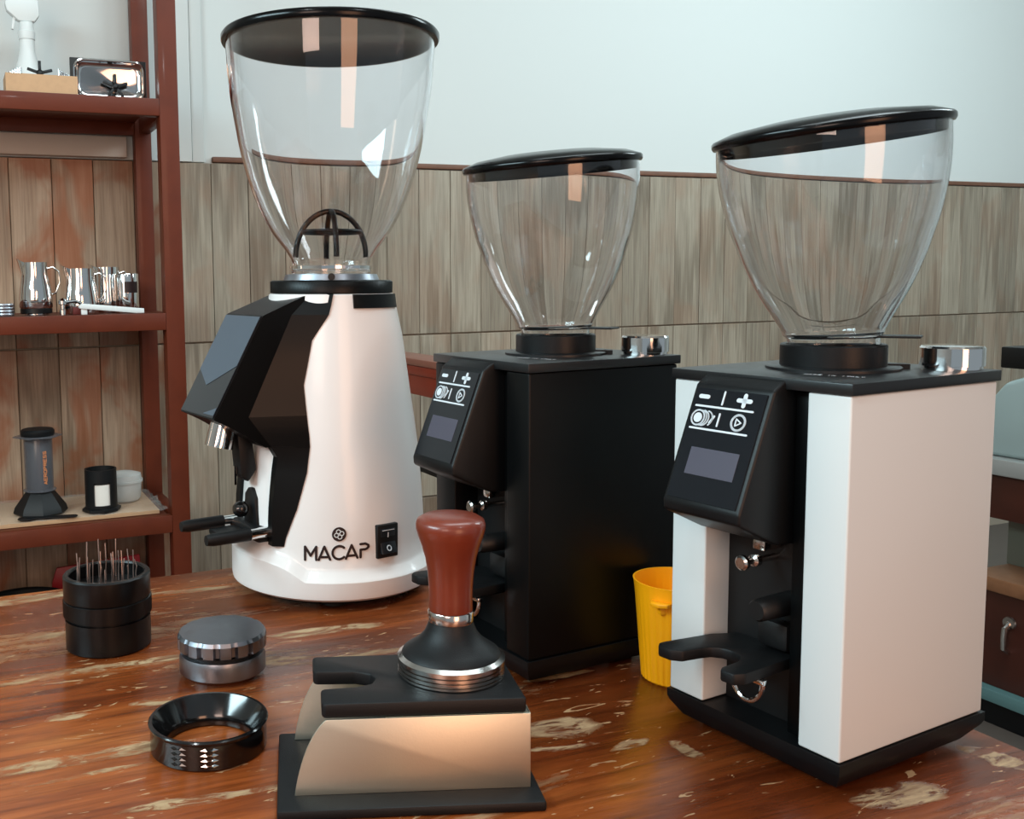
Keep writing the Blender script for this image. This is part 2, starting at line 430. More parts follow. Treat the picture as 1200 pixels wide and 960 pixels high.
# upper plaster: left stretch stands proud of the tiles, right stretch is set back above a brown tile edge
struct(MB().box(-2.2, 0.662, NW - 0.012, NW + 0.0119, 0.607, 2.35, 0.002).build('trim_1', M_wall, rotz=WA))
struct(MB().box(0.664, 0.70, NW - 0.004, NW + 0.0119, 0.607, 2.35, 0.004).build('trim_2', M_wall, rotz=WA))
struct(MB().box(0.722, 5.2, NW - 0.008, NW + 0.0119, 0.6085, 0.624, 0.003).build('trim_3', M_brown, rotz=WA))
struct(MB().box(-0.35, 0.475, NW - 0.045, NW - 0.0125, 0.609, 0.665, 0.004).build('trim_4', mat('pale_ledge', (190, 178, 168), 0.7), rotz=WA))
struct(MB().box(5.2, 5.3, -1.5, 3.2, ZF, 2.35).build('wall_right', M_wall, rotz=WA))
struct(MB().box(-2.3, -2.2, -1.5, 3.2, ZF, 2.35).build('wall_left', M_wall, rotz=WA))
struct(MB().box(-2.2, 5.2, -1.5, 3.2, 2.35, 2.45).build('ceiling', M_wall, rotz=WA))
TW = 0.1095
def tile_mesh(h, m):
    o = MB().box(-TW / 2 + 0.0009, TW / 2 - 0.0009, -0.006, 0.006, 0.001, h - 0.001, 0.0012, 1).build('tile', m, back)
    me = o.data; bpy.data.objects.remove(o); return me
rows = [(0.0972, 0.5088), (-0.421, 0.516), (ZF, 0.377)]
for z, h in rows:
    ma, mr = tile_mesh(h, M_tile), tile_mesh(h, M_tile_r)
    for k in range(-2, 41):
        s = 0.168 + TW * (k + 0.5)
        if s > 4.6: break
        if z == ZF and s > 1.6: break
        o = bpy.data.objects.new('tile', mr if s < 0.58 else ma); COL.objects.link(o)
        o.parent = back; o.location = (s, NW + random.uniform(-0.0006, 0.0006), z)

# ------------------------------------------------------------------ work table
tb = thing('work_table', 'long worn red-brown varnished wooden table with scuffed top under the grinders', 'table', (0, 0, 0), WA)
MB().box(-1.1, 0.549, 0.08, 0.885, -0.035, 0.0, 0.003).build('tabletop', M_table, tb)
MB().box(-1.05, 0.50, 0.83, 0.85, -0.13, -0.0352).build('apron', M_redwood, tb)
MB().box(0.48, 0.50, 0.13, 0.829, -0.13, -0.0352).build('apron', M_redwood, tb)
for s, n in ((-1.04, 0.80), (0.45, 0.76), (-1.04, 0.12), (0.45, 0.12)):
    MB().box(s, s + 0.05, n, n + 0.05, ZF + .0005, -0.1305 if n > .5 or s > 0 else -0.0355, 0.003).build('leg', M_redwood, tb)

# ------------------------------------------------------------------ box grinders
GW, GD, GZ0, GZ1, GT = 0.1128, 0.1267, 0.0174, 0.2067, 0.2127
HOP_V = 0.0668
def X(u): return GW / 2 - u            # u measured leftwards from the right front corner -> local x
def box_grinder(corner, t, label, panel_mat, panel_label, GX, GY, LEAN, LA):
    g = thing('coffee_grinder', label, 'grinder', (0, 0, 0), -t)
    # local frame: x right, y into depth, origin at the front centre
    ux, uy = -cos(t), sin(t)
    g.location = (corner[0] + GW / 2 * ux, corner[1] + GW / 2 * uy, 0)
    # base plinth, tapered underneath
    def ring(i, z): return [(-GW / 2 - .001 + i * 1.6, -0.001 + i, z), (GW / 2 + .001 - i, -.001 + i, z), (GW / 2 + .001 - i, GD + .001 - i * 3, z), (-GW / 2 - .001 + i * 1.6, GD + .001 - i * 3, z)]
    m = MB(); m.loft([ring(0.005, 0.0025), ring(0.0008, 0.010), ring(0.0, 0.0125), ring(0.0, 0.0172)])
    for sx in (-1, 1):
        for yy in (0.02, GD - 0.03): m.lathe([(0.008, 0), (0.008, 0.004)], 20, M=T(sx * (GW / 2 - 0.02), yy, 0))
    m.build('base', M_black, g, 30)
    # body core
    MB().box(-GW / 2 + 0.003, GW / 2 - 0.003, 0.030, GD - 0.002, GZ0, GZ1).build('body', M_dark, g)
    # side panels
    pr = MB().box(X(0.0243), GW / 2, 0.0, GD - 0.001, GZ0 + .0003, GZ1 - .0003, 0.0012, 3).build('side_panel', panel_mat, g)
    pl = MB().box(-GW / 2, X(0.0879), 0.0, GD - 0.001, GZ0 + .0003, GZ1 - .0003, 0.0012, 3).build('side_panel', panel_mat, g)
    if panel_label: pr['label'] = panel_label; pl['label'] = panel_label
    # back wall of the spout bay and black column beside the head
    MB().box(X(0.0878), X(0.0244), 0.020, 0.0299, GZ0, GZ1).build('bay_panel', M_dark, g)
    MB().box(X(0.0364), X(0.0245), 0.007, 0.0199, GZ0 + .001, GZ1 - .001, 0.001).build('column', M_blackm, g)
    # lid plate
    MB().box(-GW / 2 - 0.0015, GW / 2 + 0.0012, -0.0012, GD + 0.001, GZ1, GT, 0.0006, 2).build('top_plate', M_lidtop, g)
    # control head
    prof = [(0.019, 0.2115), (-0.0013, 0.2115), (-0.0095, 0.2062), (-0.0345, 0.1430), (-0.0340, 0.1375), (-0.0040, 0.1235), (0.019, 0.1220)]
    xl, xr = X(0.0884), X(0.0366)
    MB().prism(prof, xl, xr, 'x', 0.0016, 3).build('control_head', M_black, g)
    p0, p1 = Vector((-0.0095, 0.2062)), Vector((-0.0345, 0.1430))
    d = (p1 - p0); L = d.length; d.normalize(); nrm = Vector((d.y, -d.x))
    if nrm.x > 0: nrm = -nrm
    def fm(a, s, h):   # a 0..1 across (left to right), s 0..1 down
        q = p0 + d * (s * L) + nrm * (h + 0.0007)
        return (xl + a * (xr - xl), q.x, q.y)
    m = MB(); b = bmesh.new()
    lo = [b.verts.new(fm(a, s, -0.0009)) for a, s in ((.05, .035), (.95, .035), (.95, .965), (.05, .965))]
    hi = [b.verts.new(fm(a, s, 0)) for a, s in ((.05, .035), (.95, .035), (.95, .965), (.05, .965))]
    b.faces.new(hi); [b.faces.new((lo[i], lo[(i + 1) % 4], hi[(i + 1) % 4], hi[i])) for i in range(4)]
    bmesh.ops.recalc_face_normals(b, faces=b.faces); bmesh.ops.bevel(b, geom=b.edges[:], offset=0.0003, segments=2, affect='EDGES')
    m.merge(b); disp = m.build('control_panel', M_panel, g)
    Wd = xr - xl
    def fmm(x, y, h): return fm(x / Wd, y / L, h)      # metric coordinates on the face
    m = MB(); lw = 0.0011
    U = lambda a: a * Wd
    V = lambda s: s * L
    stroke(m, [(U(.13), V(.105)), (U(.23), V(.105))], 0.0024, fmm)
    stroke(m, [(U(.62), V(.105)), (U(.77), V(.105))], 0.0024, fmm)
    stroke(m, [(U(.695), V(.062)), (U(.695), V(.148))], 0.0024, fmm)
    stroke(m, [(U(.43), V(.05)), (U(.43), V(.155))], lw, fmm)
    stroke(m, [(U(.10), V(.185)), (U(.83), V(.185))], lw, fmm)
    stroke(m, [(U(.44), V(.235)), (U(.44), V(.335))], lw, fmm)
    stroke(m, [(U(.10), V(.375)), (U(.83), V(.375))], lw, fmm)
    r0 = 0.0043; cy = V(.285)
    stroke(m, circ(U(.17), cy, r0), 0.0009, fmm, closed=True); disc2d(m, U(.17), cy, 0.0028, fmm)
    stroke(m, circ(U(.17) + 0.0030, cy, r0, 12, -85, 85), 0.0008, fmm)
    stroke(m, circ(U(.17) + 0.0055, cy, r0, 12, -80, 55), 0.0008, fmm)
    stroke(m, circ(U(.17) + 0.0015, cy, r0, 12, -85, 85), 0.0006, fmm)
    stroke(m, [(U(.17) + .0086, cy + .0022), (U(.17) + .0106, cy - .0016)], 0.0014, fmm)
    stroke(m, circ(U(.69), cy, r0), 0.0012, fmm, closed=True)
    stroke(m, [(U(.66), cy - .0020), (U(.66), cy + .0020), (U(.66) + .0034, cy)], 0.0007, fmm, closed=True)
    m.build('icon', M_icon, disp)
    m = MB(); b = bmesh.new()
    c4 = [fm(a, s, 0.0002) for a, s in ((.20, .53), (.82, .53), (.82, .755), (.20, .755))]
    c5 = [fm(a, s, -0.0002) for a, s in ((.20, .53), (.82, .53), (.82, .755), (.20, .755))]
    vs = [b.verts.new(c) for c in c4]; vl = [b.verts.new(c) for c in c5]; b.faces.new(vs)
    [b.faces.new((vl[i], vl[(i + 1) % 4], vs[(i + 1) % 4], vs[i])) for i in range(4)]
    bmesh.ops.recalc_face_normals(b, faces=b.faces)
    m.merge(b); m.build('screen', M_screen, disp)
    # chrome dose lever: rod with two knobs
    m = MB(); cx = X(0.0565)
    Mr = T(cx, 0, 0.1098) @ Rx(radians(90))
    m.lathe([(0, 0.0085), (0.0030, 0.0085), (0.0042, 0.0075), (0.0042, 0.0055), (0.0018, 0.0045), (0.0018, -0.001), (0.0034, -0.002), (0.0036, -0.005), (0.0018, -0.006), (0.0018, -0.0205), (0, -0.0205)], 24, M=Mr)
    m.build('lever', M_steel, g)
    MB().box(cx - .004, cx + .004, 0.006, 0.0198, 0.115, 0.1218, 0.001).build('spout', M_steel, g)
    # round black knob in the bay
    MB().lathe([(0, 0.009), (0.005, 0.009), (0.0062, 0.007), (0.0066, -0.0188), (0, -0.0188)], 32, M=T(X(0.046), 0.001, 0.086) @ Rx(radians(90))).build('knob', M_dark, g)
    MB().box(X(.060), X(.040), 0.010, 0.0198, 0.060, 0.076, 0.003).build('fork_bracket', M_dark, g)
    # portafilter fork
    pts = [(0.0905, -0.033), (0.0905, -0.028), (0.0860, 0.004), (0.0790, 0.0195), (0.0440, 0.0195), (0.0375, 0.010), (0.0350, -0.028), (0.0375, -0.0345), (0.0455, -0.0350), (0.0480, -0.0315), (0.0490, -0.0200)]
    pts += [(0.0600 + 0.0110 * cos(radians(a)), -0.0180 + 0.0100 * sin(radians(a))) for a in (160, 130, 90, 50, 20)][::-1][::-1]
    arc = [(0.0605 - 0.0115 * cos(radians(a)), -0.0185 + 0.0105 * sin(radians(a))) for a in (0, 30, 60, 90, 120, 150, 180)]
    pts = pts[:10] + arc + [(0.0740, -0.0320), (0.0790, -0.0365), (0.0870, -0.0370)]
    MB().prism([(X(u), v) for u, v in pts], 0.0525, 0.0590, 'z', 0.0012, 2).build('portafilter_fork', M_rubber, g)
    m = MB()
    hx = X(0.0455)
    m.tube([(hx - .0100 * cos(a), -0.0140, 0.0505 - 0.0125 * sin(a)) for a in [pi * i / 14 for i in range(15)]], 0.0014, 10)
    m.box(hx - .0114, hx + .0114, -.0157, -.0123, 0.0495, 0.0524, .0004)
    m.box(hx - .003, hx + .003, -.0125, .0198, 0.0500, 0.0522, .0004)
    m.build('hook', M_chrome, g)
    # hopper
    ax = Vector((X(GW / 2 + 0.002), HOP_V, 0))
    Mh = T(ax.x, ax.y, 0)
    MB().lathe([(0.0, GT), (0.0355, GT), (0.0355, GT + .0014), (0.0345, GT + .002), (0.0, GT + .002)], 64, M=Mh).build('collar_plate', M_lidtop, g)
    MB().lathe([(0.0246, GT + .0021), (0.0279, GT + .0021), (0.0279, GT + .0135), (0.0273, GT + .0142), (0.0246, GT + .0142)], 64, closed=True, M=Mh).build('collar', M_black, g)
    outer = [(0.0240, 0.2180), (0.0243, 0.2305), (0.0262, 0.2325), (0.0268, 0.2345), (0.0310, 0.2425), (0.0365, 0.2520), (0.0412, 0.2610), (0.0447, 0.2691), (0.0480, 0.2775), (0.0507, 0.2859), (0.0534, 0.2940), (0.0556, 0.3026), (0.0573, 0.3110), (0.0585, 0.3187), (0.0594, 0.3270), (0.0598, 0.3352), (0.0598, 0.3470)]
    outer = smooth_prof(outer, 3)
    th = 0.0017
    inner = inset_prof(outer, th)
    zc = 0.3450
    GX -= LEAN * cos(LA); GY -= LEAN * sin(LA)
    Lm = T(0, 0, .2255) @ Vector((0, 0, 1)).rotation_difference(Vector((-LEAN * cos(LA), -LEAN * sin(LA), 1))).to_matrix().to_4x4() @ T(0, 0, -.2255)
    def tilt(r, z, a):
        if z <= 0.290: return r, z
        zt = zc + r * (GX * cos(a) + GY * sin(a))
        k = (z - 0.290) / (0.3470 - 0.290)
        return r, z + (zt - 0.3470) * k * k
    MB().lathe(outer + inner[::-1], 96, closed=True, fn=tilt, M=Mh @ Lm).build('hopper', M_glass, g, 60)
    Ml = Mh @ Lm @ T(0, 0, zc) @ Vector((0, 0, 1)).rotation_difference(Vector((-GX, -GY, 1))).to_matrix().to_4x4()
    lid = MB().lathe([(0, -0.001), (0.0568, -0.001), (0.0568, -0.0060), (0.0578, -0.0060), (0.0578, -0.0012), (0.0612, -0.0012), (0.0620, 0.0002), (0.0620, 0.0024), (0.0610, 0.0036), (0.052, 0.0068), (0.032, 0.0096), (0, 0.0108)], 96, M=Ml).build('hopper_lid', M_lid, g, 40)
    # sliding gate
    m = MB()
    m.box(-0.012, 0.0440, -0.008, 0.008, 0.2310, 0.2322, 0.0004, M=Mh @ Rz(radians(28)))
    m.lathe([(0.0, .2310), (0.0222, .2310), (0.0222, .2322), (0.0, .2322)], 40, M=Mh)
    m.build('hopper_gate', M_black, g)
    # steel dial
    kx, ky = X(0.0175), 0.1125
    m = MB().lathe([(0, GT), (0.0150, GT), (0.0150, GT + .002), (0.0161, GT + .0022), (0.0161, GT + .0120), (0.0152, GT + .0132), (0, GT + .0138)], 64, M=T(kx, ky, 0))
    m.build('grind_dial', M_chrome, g)
    MB().prism([(kx - .0185, ky - .013), (kx - .012, ky - .0185), (kx - .030, ky - .032)], GT, GT + .0028, 'z').build('dial_pointer', M_black, g)
    # small lettering in front of the collar
    m = MB()
    dirx = Vector((0.0440 - 0.0150, 0.0078 * 1.0)); dx = dirx.normalized(); dy = Vector((-dx.y, dx.x))
    o0 = Vector((X(0.0447), 0.0245))
    def ft(p, q, h):
        v = o0 + dx * p + dy * q
        return (v.x, v.y, GT + 0.0001 + h)
    text2d(m, 'MADE IN ITALY', 0, -0.001, 0.0014, 0.0022, 0.0010, 0.00035, ft)
    m.build('lettering', M_icon, g)
    return g
box_grinder((0.25147, 0.48231), 1.07952, 'white-sided box coffee grinder with black top and clear hopper at right front of table', M_white, 'white side panel', 0.0175, 0.1046, 0.047, radians(35.5))
box_grinder((0.12005, 0.62431), 1.11759, 'all black box coffee grinder with clear hopper in the middle of the table', M_blackm, None, -0.027, 0.087, 0.031, radians(51.7))

# ------------------------------------------------------------------ tall conical grinder
TG = radians(59)
G1 = thing('coffee_grinder', 'tall white conical coffee grinder with black head and large clear hopper at table back', 'grinder', (-0.009, 0.868, 0), -TG)
# local: x right (= -u), y back (= -f); camera-facing azimuth:
AZ = radians(-30.4)
def cone_r(z):
    Z = [0.045, .0709, .1194, .1705, .2181, .2552]; R = [.0812, .0803, .0762, .0690, .0622, .0545]
    if z <= Z[0]: return R[0]
    for i in range(5):
        if z <= Z[i + 1]: return R[i] + (R[i + 1] - R[i]) * (z - Z[i]) / (Z[i + 1] - Z[i])
    return R[-1]
def fl(r, z, a):
    d = abs((a - (-pi / 2) + pi) % (2 * pi) - pi)
    k = max(0.0, 1 - (d / radians(44)) ** 4) if d < radians(44) else 0
    if 0.020 < z < 0.034 and r > 0.0: return r, z + 0.014 * k
    return r, z
G1.rotation_euler = (Ry(radians(.6)) @ Rz(-TG)).to_euler(); G1.location.z = .0009
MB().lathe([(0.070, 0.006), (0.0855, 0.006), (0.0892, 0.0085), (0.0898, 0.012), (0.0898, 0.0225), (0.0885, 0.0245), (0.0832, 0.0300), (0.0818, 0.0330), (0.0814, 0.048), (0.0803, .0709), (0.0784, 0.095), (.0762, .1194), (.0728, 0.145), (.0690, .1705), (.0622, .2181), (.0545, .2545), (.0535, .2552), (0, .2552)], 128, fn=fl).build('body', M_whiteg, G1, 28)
m = MB().lathe([(0, 0.003), (0.080, 0.003), (0.082, 0.0062), (0, 0.0062)], 64)
for a in (-30, 60, 150, 240): m.lathe([(0.012, 0), (0.012, 0.004), (0.01, 0.0045)], 20, M=T(0.066 * cos(radians(a)), 0.066 * sin(radians(a)), 0))
m.build('foot_ring', M_rubber, G1)
# black housing wrapped on the front: lofted sections (f,u)
def ip(tab, z):
    for (a, b), (c, d) in zip(tab, tab[1:]):
        if z <= c: return b + (d - b) * (z - a) / (c - a)
    return tab[-1][1]
ffT = [(.131, .083), (.149, .1125), (.157, .1285), (.2385, .0838), (.2553, .041)]
fsT = [(.131, .078), (.149, .092), (.157, .098), (.2385, .058), (.2553, .039)]
azT = [(.131, 45.5), (.1374, 45.2), (.1814, 39.6), (.2174, 44.5), (.2394, 57.8), (.2546, 61)]
def sec(z):
    ff, fs, az = ip(ffT, z), ip(fsT, z), radians(ip(azT, z)); r = cone_r(z) + 0.0012
    hw = 0.034; s = hw if z < .2385 else hw - 0.002 * (z - .2385) / .0168
    fs = min(fs, ff - .002)
    pts = [(ff, -s), (ff, s), (fs, s), (r * cos(az), r * sin(az)), ((r - .006) * cos(az), (r - .006) * sin(az)), ((r - .006) * cos(az), -(r - .006) * sin(az)), (r * cos(az), -r * sin(az)), (fs, -s)]
    return [(-u, -f, z) for f, u in pts]
m = MB(); m.loft([sec(z) for z in (.131, .140, .149, .157, .170, .1814, .200, .2174, .2385, .247, .2553)])
m.build('housing', M_blackm, G1, 9)
# glossy touch face
fd = Vector((.1285 - .0838, .157 - .2385)); Lf = fd.length; fd.normalize(); fn_ = Vector((-fd.y, fd.x))
if fn_.x < 0: fn_ = -fn_
def ff3(u, s, h): q = Vector((.0838, .2385)) + fd * s + fn_ * h; return (-u, -q.x, q.y)
m = MB(); b = bmesh.new()
lo = [b.verts.new(ff3(u, s, 0)) for u, s in ((.033, .001), (-.033, .001), (-.033, Lf - .001), (.033, Lf - .001))]
hi = [b.verts.new(ff3(u, s, .0012)) for u, s in ((.033, .001), (-.033, .001), (-.033, Lf - .001), (.033, Lf - .001))]
b.faces.new(hi); [b.faces.new((lo[i], lo[(i + 1) % 4], hi[(i + 1) % 4], hi[i])) for i in range(4)]
bmesh.ops.recalc_face_normals(b, faces=b.faces); bmesh.ops.bevel(b, geom=b.edges[:], offset=0.0004, segments=2, affect='EDGES')
m.merge(b); face = m.build('touch_panel', M_panel, G1)
def flat(pts, f, th=.00025):
    b = bmesh.new(); hi = [b.verts.new(f(a, c, th)) for a, c in pts]; lo = [b.verts.new(f(a, c, 0)) for a, c in pts]
    b.faces.new(hi); n = len(pts)
    for i in range(n): b.faces.new((lo[i], lo[(i + 1) % n], hi[(i + 1) % n], hi[i]))
    bmesh.ops.recalc_face_normals(b, faces=b.faces); return MB().merge(b)
M_chev = mat('grey_gloss_film', (72, 84, 96), 0.3)
def ffp(u, s, h): return ff3(u, s, h + .0013)
flat([(.0325, .002), (-.0325, .002), (-.0325, .046), (.006, .0665), (.0325, .0535)], ffp).build('chevron', M_chev, face)
flat([(-.0325, .083), (-.0325, Lf - .003), (-.012, Lf - .003)], ffp).build('corner_flash', M_chev, face)
# side arms down to the fork
def arm(sg):
    T1 = [(.048, 30.0), (.0524, 30.3), (.080, 38), (.1105, 43.9), (.132, 45.5)]
    FF = [(.048, .0785), (.0737, .0785), (.106, .0754), (.124, .0725), (.132, .079)]
    secs = []
    for z in (.0485, .056, .068, .080, .095, .1105, .122, .132):
        az = radians(ip(T1, z)); r = cone_r(z) + .0012; f = ip(FF, z)
        pts = [(f, .0275), (f, .035), (r * cos(az), r * sin(az)), ((r - .005) * cos(az), (r - .005) * sin(az)), ((r - .005) * cos(radians(20.5)), (r - .005) * sin(radians(20.5)))]
        secs.append([(-sg * u, -ff, z) for ff, u in pts])
    MB().loft(secs).build('arm', M_blackm, G1, 25)
arm(1); arm(-1)
# spout, trigger, fork block
Mch = T(0, -.1035, .1435) @ Rx(radians(14))
MB().lathe([(0.0, .0), (.0105, .0), (.0112, -.004), (.0118, -.0225), (.0108, -.0225), (.010, -.004), (0, -.004)], 40, M=T(0, -.104, .1510) @ Rx(radians(-14))).build('spout', M_chrome, G1)
m = MB().prism([(-.096, .140), (-.083, .142), (-.078, .108), (-.086, .098), (-.093, .104)], -.008, .008, 'x', .002)
m.build('nozzle', M_rubber, G1)
MB().prism([(-.0965, .112), (-.094, .112), (-.0945, .096), (-.0965, .096)], -.002, .002, 'x').build('trigger', M_chrome, G1)
m = MB().box(-.0275, .0275, -.088, -.073, .050, .062, .003)
m.prism([(-.012, .060), (-.009, .086), (-.002, .092), (.004, .092), (.010, .084), (.014, .060)], -.082, -.0775, 'y', .001)
m.prism([(-.018, -.112), (.018, -.112), (.022, -.080), (-.022, -.080)], .0525, .0565, 'z', .001)
m.build('fork_block', M_rubber, G1)
MB().lathe([(0, .0065), (.004, .006), (.0065, .003), (.007, 0), (.0065, -.003), (.003, -.006), (0, -.0065)], 24, M=T(0, -.090, .0745) @ Rx(radians(90))).build('adjustment_knob', M_mblack, G1)
for sg in (-1, 1):
    fk = MB().tube([(sg * .0265, -.095, .0590), (sg * .0265, -.128, .0590), (sg * .0265, -.1335, .0590)], .0055, 16, radii=[.0055, .0052, .0042]).build('fork_prong', M_rubber, G1)
    MB().lathe([(.0046, 0), (.0046, .022)], 16, M=T(sg * .0265, -.0735, .0590) @ Rx(radians(90))).build('prong_sleeve', M_chrome, fk)
# black bracket under the adjusting ring
MB().lathe([(0.0500, .2435), (.0582, .2435), (.0566, .2550), (0.0500, .2550)], 16, closed=True, a0=radians(-90 + 78), a1=radians(-90 + 135)).build('stop_bracket', M_blackm, G1)
# knurled ring: real teeth
def kn(r, z, a): return (r + (0.0006 if int(round(a / (2 * pi) * 240)) % 2 else 0) if r > .052 else r, z)
MB().lathe([(0, .2553), (.0500, .2553), (.0528, .2560), (.0528, .2655), (.0515, .2667), (0, .2667)], 240, fn=kn).build('adjusting_ring', M_blackm, G1, 60)
MB().lathe([(0, .2668), (.0420, .2668), (.0400, .2718), (.0330, .2722), (0, .2722)], 64).build('hopper_seat', M_gun, G1)
MB().lathe([(0, .0), (.003, .0), (.003, .003), (0, .003)], 16, M=T(.0395 * cos(AZ), .0395 * sin(AZ), .2695) @ Rz(AZ) @ Ry(radians(90))).build('set_screw', M_dark, G1)
outer = [(.0345, .2723), (.0350, .2755), (.0335, .2790), (.0350, .2850), (.0410, .2940), (.0505, .3065), (.0585, .3205), (.0651, .3351), (.0702, .3490), (.0745, .3636), (.0785, .3800), (.0816, .3969), (.0838, .4100), (.0858, .4221), (.0876, .4400), (.0889, .4599), (.0894, .4680)]
outer = smooth_prof(outer, 3)
inner = inset_prof(outer, .002)
MB().lathe(outer + inner[::-1], 96, closed=True).build('hopper', M_glass, G1, 60)
MB().lathe([(.0346, .2765), (.0362, .2765), (.0362, .2790), (.0346, .2790)], 64, closed=True).build('hopper_band', M_chrome, G1)
MB().lathe([(0, .4672), (.0865, .4672), (.0868, .4670), (.0900, .4670), (.0922, .4672), (.0930, .4690), (.0930, .4725), (.0915, .4745), (.075, .4775), (.04, .480), (0, .4805)], 96).build('hopper_lid', M_lid, G1, 40)
# finger guard cage
m = MB()
for k in range(2):
    a = AZ + radians(8 + 90 * k)
    m.tube([(.0310 * cos(a) * cos(b_), .0310 * sin(a) * cos(b_), .2870 + .0395 * sin(b_)) for b_ in [pi * i / 20 for i in range(21)]], .0024, 10)
m.tube([(.0255 * cos(2 * pi * i / 32), .0255 * sin(2 * pi * i / 32), .3085) for i in range(32)], .0019, 8, closed=True)
m.build('finger_guard', M_black, G1)
# switch
def fc(p, q, h):   # tangential p (right), height q, on the cone, seen from the camera side
    r = cone_r(q) + .0006 + h
    a = AZ + asin(max(-.99, min(.99, p / .081)))
    return (r * cos(a), r * sin(a), q)
asw = AZ + asin(.0440 / .081)
Msw = T((cone_r(.0525)) * cos(asw), (cone_r(.0525)) * sin(asw), .0525) @ Rz(asw - pi / 2 + pi)   # local -y outwards
Msw = T(cone_r(.0525) * cos(asw), cone_r(.0525) * sin(asw), .0525) @ Rz(asw + pi / 2)
m = MB(); m.box(-.0105, .0105, -.0025, .004, -.0140, .0140, .0008, M=Msw)
sw = m.build('power_switch', M_rubber, G1)
m = MB(); m.prism([(-.0030, .0102), (-.0022, .0), (-.0060, -.0098), (.0, -.0098), (.0, .0102)], -.0075, .0075, 'x', .0004, M=Msw)
m.build('rocker', mat('rocker_black', (30, 34, 38), 0.3), sw)
m = MB()
def fsw(p, q, h):
    y = -.0031 - h - (0 if q > 0 else (-q) * .0038 / .0098) - (-.0007 if q > .004 else 0) * 0
    y = (-.0022 - (.0008 * q / .0102) if q >= 0 else -.0022 - .0038 * (-q) / .0098) - .0001 - h
    return Msw @ Vector((p, y, q))
stroke(m, [(0, .0035), (0, .0070)], .0010, fsw)
stroke(m, circ(0, -.0055, .0020, 14), .0008, fsw, closed=True)
stroke(m, [(-.006, .0092), (.006, .0092)], .0005, fsw)
m.build('switch_marks', M_icon, sw)
# lettering and emblem
m = MB(); H = .0108; y0 = .0405; wd = .0019
def ftx(p, q, h):
    return fc(p, q + 0.0012 * (p / .03), h)
def run(st): stroke(m, st, wd, ftx, th=.0004)
run([(-.0226, y0), (-.0226, y0 + H), (-.0181, y0 + .0035), (-.0136, y0 + H), (-.0136, y0)])
run([(-.0116, y0), (-.0070, y0 + H), (-.0024, y0)]); run([(-.0100, y0 + .0022), (-.0042, y0 + .0022)])
run(circ(.0050, y0 + H / 2, H / 2, 18, 45, 315))
run([(.0104, y0), (.0150, y0 + H), (.0196, y0)]); run([(.0120, y0 + .0022), (.0180, y0 + .0022)])
run([(.0222, y0), (.0222, y0 + .0062), (.0258, y0 + .0062)] ); run([(.0222, y0 + H), (.0262, y0 + H), (.0285, y0 + H - .0014), (.0288, y0 + H - .0030), (.0275, y0 + .0066), (.0258, y0 + .0060)])
m.build('lettering', M_ink, G1, 20)
m = MB(); disc2d(m, .0050, .0610, .0058, ftx, .0004); em = m.build('emblem', M_ink, G1, 20)
m = MB()
def ft2(p, q, h): return ftx(p, q, h + .0005)
for a in (15, 105, 195, 285):
    stroke(m, circ(.0050 + .0022 * cos(radians(a)), .0610 + .0022 * sin(radians(a)), .0017, 12), .0007, ft2, closed=True, th=.0002)
m.build('clover', M_white, em, 20)

# ------------------------------------------------------------------ tamping stand
ST = thing('tamping_stand', 'brushed steel tamping stand with black rubber pad at the table front', 'stand', (-0.0262, 0.4815, 0), radians(2.6))
bp = MB().box(-.009, .1265, -.0145, .072, 0, .0055, .0015).build('base_plate', M_rubber, ST)
def arcp(x0, x1, zt, n=12):
    pts = [(x0, .0055)]
    for i in range(1, n):
        a = pi / 2 * i / n
        px = x0 + (x1 - x0) * (1 - cos(a)); pz = .0055 + (zt - .0055) * sin(a)
        qx = x0 + (x1 - x0) * i / n; qz = .0055 + (zt - .0055) * i / n
        pts.append((.55 * px + .45 * qx, .55 * pz + .45 * qz))
    return pts + [(x1, zt), (.1215, zt), (.1215, .0055)]
for y in (0.0, .0622):
    MB().prism(arcp(0, .0165, .0452), y, y + .0013, 'y', .0004).build('side_plate', M_steelst, ST)
MB().box(.1202, .1215, .00131, .0621, .0055, .0452, .0004).build('end_plate', M_steelst, ST)
MB().box(.047, .1215, .00131, .0621, .0440, .0452).build('top_plate', M_steelst, ST)
pad = [(.0160, .0010), (.1195, .0010), (.1180, .0660), (.0125, .0660), (.0110, .0640), (.0110, .0450), (.0130, .0435), (.034, .0425), (.0420, .0390), (.0445, .0325), (.0420, .0260), (.034, .0225), (.0160, .0210), (.0145, .0190), (.0145, .0030)]
MB().prism(pad, .0453, .0530, 'z', .0012, 2).build('rubber_pad', M_rubber, ST)
# the tamper
TP = thing('tamper', 'coffee tamper with red-brown wooden handle and ribbed steel base standing on rubber pad', 'tamper', (.0585, .5235, .0530))
MB().lathe([(0, 0), (.0282, 0), (.0290, .0006), (.0290, .0018), (.0276, .0020), (.0276, .0024), (.0290, .0026), (.0290, .0041), (.0276, .0043), (.0276, .0047), (.0290, .0049), (.0290, .0064), (.0276, .0066), (.0276, .0070), (.0292, .0073), (.0292, .0096), (.0268, .0112), (0, .0112)], 96).build('tamper_base', M_steel, TP, 25)
MB().lathe([(.0268, .0113), (.0262, .0125), (.0225, .0150), (.0178, .0185), (.0145, .0225), (.0128, .0262), (.0118, .0290), (0, .0290)], 80).build('collar', M_rubber, TP, 50)
MB().lathe([(0, .0291), (.0122, .0291), (.0124, .0297), (.0124, .0345), (.0120, .0351), (0, .0351)], 64).build('neck_ring', M_steel, TP)
